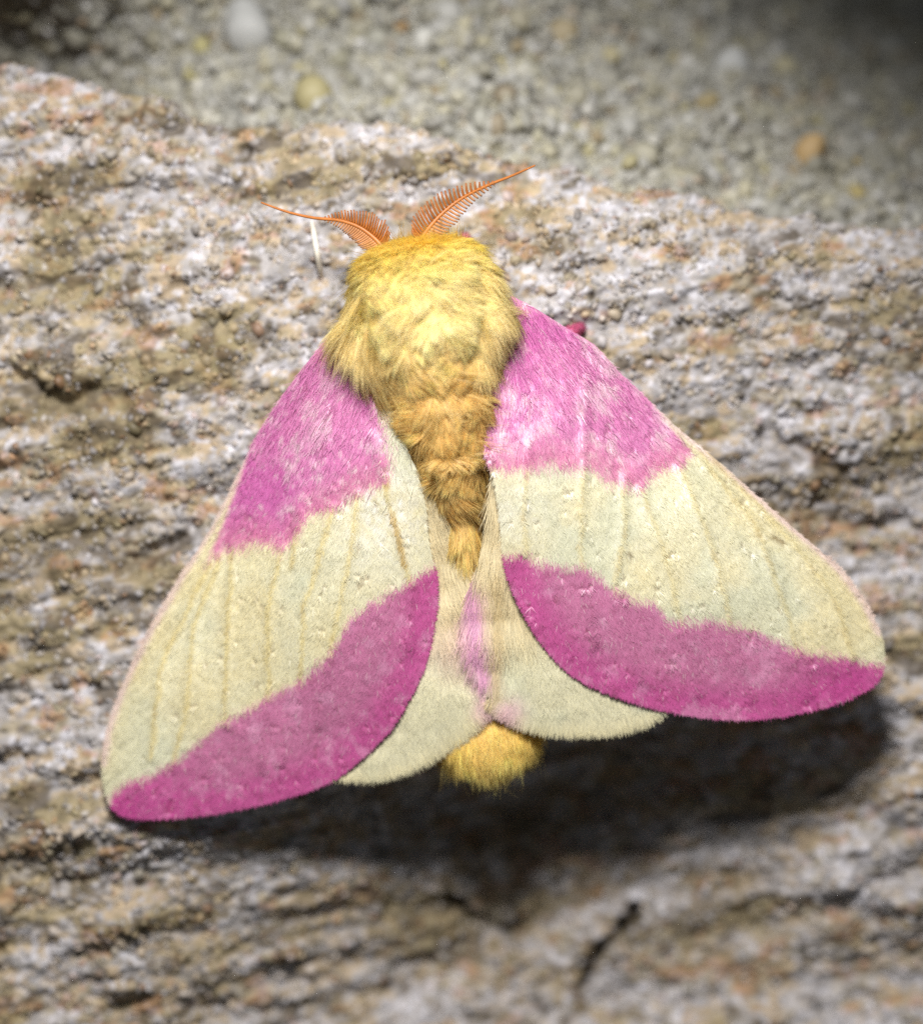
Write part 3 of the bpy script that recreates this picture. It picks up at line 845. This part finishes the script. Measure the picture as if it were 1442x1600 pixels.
def hind_color(x, y, right):
    n1 = fbm(x * 0.014, y * 0.014, 3, 801 + right); n2 = fbm(x * 0.05, y * 0.05, 2, 811)
    c = CREAM[None] * np.ones((len(x), 1))
    c = lerp(c, GREENISH, 0.5 * sstep(-0.2, 0.5, n1) * sstep(930, 1040, y))
    c = lerp(c, lin(226, 209, 166), 0.9 * sstep(1050, 940, y))
    B = HRB if right else HLB
    dm = pdist(x, y, [(1045, 1114), (1010, 1132), (950, 1146), (870, 1148), (820, 1136), (790, 1118)] if right else [(756, 1115), (736, 1143), (692, 1178), (640, 1205), (580, 1220), (520, 1214)])
    c = lerp(c, lin(226, 213, 166), 0.8 * sstep(30, 4, dm))
    if right:
        g = np.exp(-(pdist(x + 5 * n2, y, [(735, 915), (741, 985), (754, 1055)]) / 19.0) ** 2.0)
        c = lerp(c, PINK_L * np.array([1.0, .9, 1.0]), 0.95 * g)
        c = lerp(c, PINK_L, 0.6 * np.exp(-(np.hypot(x - 795, y - 1108) / 22.0) ** 2))
        c = lerp(c, lin(212, 186, 130), 0.6 * np.exp(-(pdist(x, y, [(776, 880), (778, 960), (774, 1090)]) / 9.0) ** 2))
    else:
        g = np.exp(-(pdist(x, y, [(720, 960), (738, 1040), (758, 1085), (752, 1110)]) / 14.0) ** 2)
        c = lerp(c, lin(238, 196, 204), 0.8 * g)
        g = np.exp(-(np.hypot(x - 705, y - 1000) / 45.0) ** 2)
        c = lerp(c, lin(240, 208, 196), 0.5 * g)
    return c
HLB = HRB = None
for right, (OL, zf, origin) in enumerate([(HL, lambda x, y: zh_l(x, y) + 0.28 * sstep(50, 0, x - 660) + 0.06 * fbm(x * .02, y * .02, 2, 751), (650, 300)),
                                          (HR, lambda x, y: zh_r(x, y) + 0.42 * sstep(0, 50, x - 800) + 0.06 * fbm(x * .02, y * .02, 2, 761), (740, 300))]):
    V, F, q, B = wing_mesh(OL, zf, 4.5, 0.09, 700)
    hw = part('hindwing', V, F, M_membrane, col=hind_color(q[:, 0], q[:, 1], right) * 0.9)
    cf = lambda a, b, r=right: hind_color(a, b, r)
    x, y = scatter(B, 30000)
    dirp = np.stack([(x - origin[0]), y - origin[1]], -1)
    scale_coat('wing_scales', hw, x, y, zf, dirp, 0.45, 0.045, 0.10, cf, spread=0.28)
    x, y = scatter(B, 26000)
    near_body = (np.abs(x - 745) + rng.uniform(0, 40, len(x)) < np.where(y < 1000, 95, 70)) & (y + rng.uniform(0, 60, len(x)) < 1065)
    near_body &= ~poly_inside(x, y, np.array(FR if right else FL, float))
    x, y = x[near_body], y[near_body]
    dirp = np.stack([(735 + (x - 735) * 1.25) - 735 + (20 if not right else -8), 170 + 0 * y], -1)
    dirp = np.stack([(x - 735) * 0.25 + (35 if not right else -10), np.full(len(x), 120.0)], -1)
    scale_coat('wing_wool', hw, x, y, zf, dirp, 1.4, 0.036, 0.09, cf, spread=0.16, tone=0.12, segs=2)
    sel = (lambda a, b: (b > 1085) & (a > 765)) if right else (lambda a, b: (b > 1085) & (a > 470))
    x, y, o = outward(B, zf, 8, 5200, sel=sel)
    scale_coat('fringe', hw, x, y, zf, o + np.array([0, 0.3]), 0.75, 0.05, 0.1, cf, spread=0.16)

# --- antennae
ANT_C = lin(180, 110, 52); ANT_T = lin(214, 120, 52)
def antenna(stem, zs, feather_to, up_len, low_len, up_sign):
    P = catmull([(a, b, c) for (a, b), c in zip(stem, zs)], 60)
    p3 = W(P[:, 0], P[:, 1], P[:, 2])
    t = np.linspace(0, 1, 60)
    R = 0.085 * (1 - t) ** 0.7 + 0.045
    V, F = tube(p3, R, 8)
    o = part('antenna', V, F, M_antenna, col=np.tile(ANT_C, (len(V), 1)) * np.random.default_rng(3).uniform(.9, 1.1, (len(V), 1)))
    T = norm(np.gradient(p3, axis=0))
    N = np.stack([-T[:, 1], T[:, 0], T[:, 2] * 0], -1) * up_sign
    nb = 26
    for side, L0 in ((1, up_len), (-1, low_len)):
        for k in range(nb):
            f = (k + 0.6) / nb * feather_to
            i = f * 59; a = int(i); fr = i - a
            q = p3[a] * (1 - fr) + p3[min(a + 1, 59)] * fr
            env = min(1.0, 0.55 + f / feather_to * 2.2) * (1 - (f / feather_to) ** 2.2) + 0.10
            L = L0 * env * random.uniform(0.92, 1.08)
            dz = 0.35 if side > 0 else -0.45
            d0 = N[a] * side + T[a] * 0.15 + np.array([0, 0, dz])
            d0 = d0 / np.linalg.norm(d0)
            d1 = T[a] * 0.65 + N[a] * side * 0.15
            tt = np.linspace(0, 1, 5)[:, None]
            pts = q + L * (d0 * tt + d1 * 0.35 * tt * tt)
            V, F = tube(pts, 0.085 * (1 - 0.5 * tt[:, 0]), 5)
            cc = lin(158, 92, 38) * random.uniform(0.8, 1.15) if side > 0 else lin(200, 142, 96)
            part('barb', V, F, M_antenna, o, col=np.tile(cc, (len(V), 1)))
    return o
antenna([(600, 388), (583, 370), (560, 354), (530, 344), (490, 340), (450, 331), (408, 316)], [5.4, 5.3, 5.2, 5.0, 4.6, 4.2, 3.8], 0.6, 0.95, 0.8, -1)
antenna([(655, 378), (668, 358), (692, 332), (722, 309), (760, 290), (800, 274), (836, 258)], [5.6, 5.6, 5.5, 5.3, 4.8, 4.3, 3.8], 0.72, 0.95, 0.9, 1)

# --- legs (mostly hidden under the body; two pink feet peep out)
LEG_C = lin(206, 104, 140)
def stone_at(px, py):
    z = -0.5
    for _ in range(4):
        p = W(px, py, z); z = float(stone_h(p[None, 0], p[None, 1])[0])
    return z
def leg(pts, foot):
    rows = [W(*p) for p in pts]
    zf = stone_at(*foot)
    rows.append(W(foot[0], foot[1], zf + 0.12))
    P = catmull(rows, 26)
    t = np.linspace(0, 1, 26)
    V, F = tube(P, 0.5 - 0.26 * t, 9)
    o = part('leg', V, F, M_skin, col=np.tile(LEG_C, (len(V), 1)))
    # pink leg fur
    n = 900
    k = rng.integers(0, 25, n); a = rng.uniform(0, 6.28, n)
    T = norm(np.gradient(P, axis=0))[k]; A = norm(np.cross(T, np.array([.1, .2, 1.0]))); Bn = np.cross(T, A)
    nr = A * np.cos(a)[:, None] + Bn * np.sin(a)[:, None]
    r = (0.48 - 0.26 * t)[k]
    root = P[k] + nr * r[:, None]
    c = np.tile(LEG_C, (n, 1)) * rng.uniform(0.85, 1.2, (n, 1))
    V, F, C, G = ribbons(root, norm(T + nr * 0.35), -nr * 0.1, rng.uniform(0.25, 0.5, n), np.full(n, 0.05), nr, rng.uniform(-.6, .6, n), c, c, 2)
    part('leg_fur', V, F, M_fur, o, col=C, kind='stuff')
leg([(730, 470, 2.6), (733, 415, 1.9)], (728, 372))
leg([(590, 470, 2.6), (575, 430, 1.7)], (570, 412))
leg([(760, 540, 2.8), (850, 535, 2.2), (892, 519, 1.4)], (908, 512))
leg([(600, 550, 2.8), (560, 545, 2.0)], (535, 560))
leg([(745, 640, 2.6), (830, 660, 2.2), (860, 700, 0.5)], (868, 730))
leg([(640, 640, 2.6), (560, 670, 2.2), (530, 720, 0.6)], (520, 750))

# ------------------------------------------------------------------ loose white fibre on the stone
fp = []
for a, b, up in [(487, 345, 0.9), (491, 368, 1.0), (495, 392, 0.9), (499, 415, 0.7), (503, 434, 0.25)]:
    fp.append(W(a, b, stone_at(a, b) + (up if up > 0.3 else 0.02)))
P = catmull(fp, 24)
V, F = tube(P, np.interp(np.linspace(0, 1, 24), [0, .2, .8, 1], [0.06, 0.13, 0.16, 0.05]), 8)
o0 = P[-1].copy()
fib = mesh_obj('fibre', V - o0, F, M_fibre, col=np.tile(lin(240, 232, 214), (len(V), 1)),
               label='thin white straw fibre lying on the stone below an antenna', category='fibre')
fib.location = o0 * MM
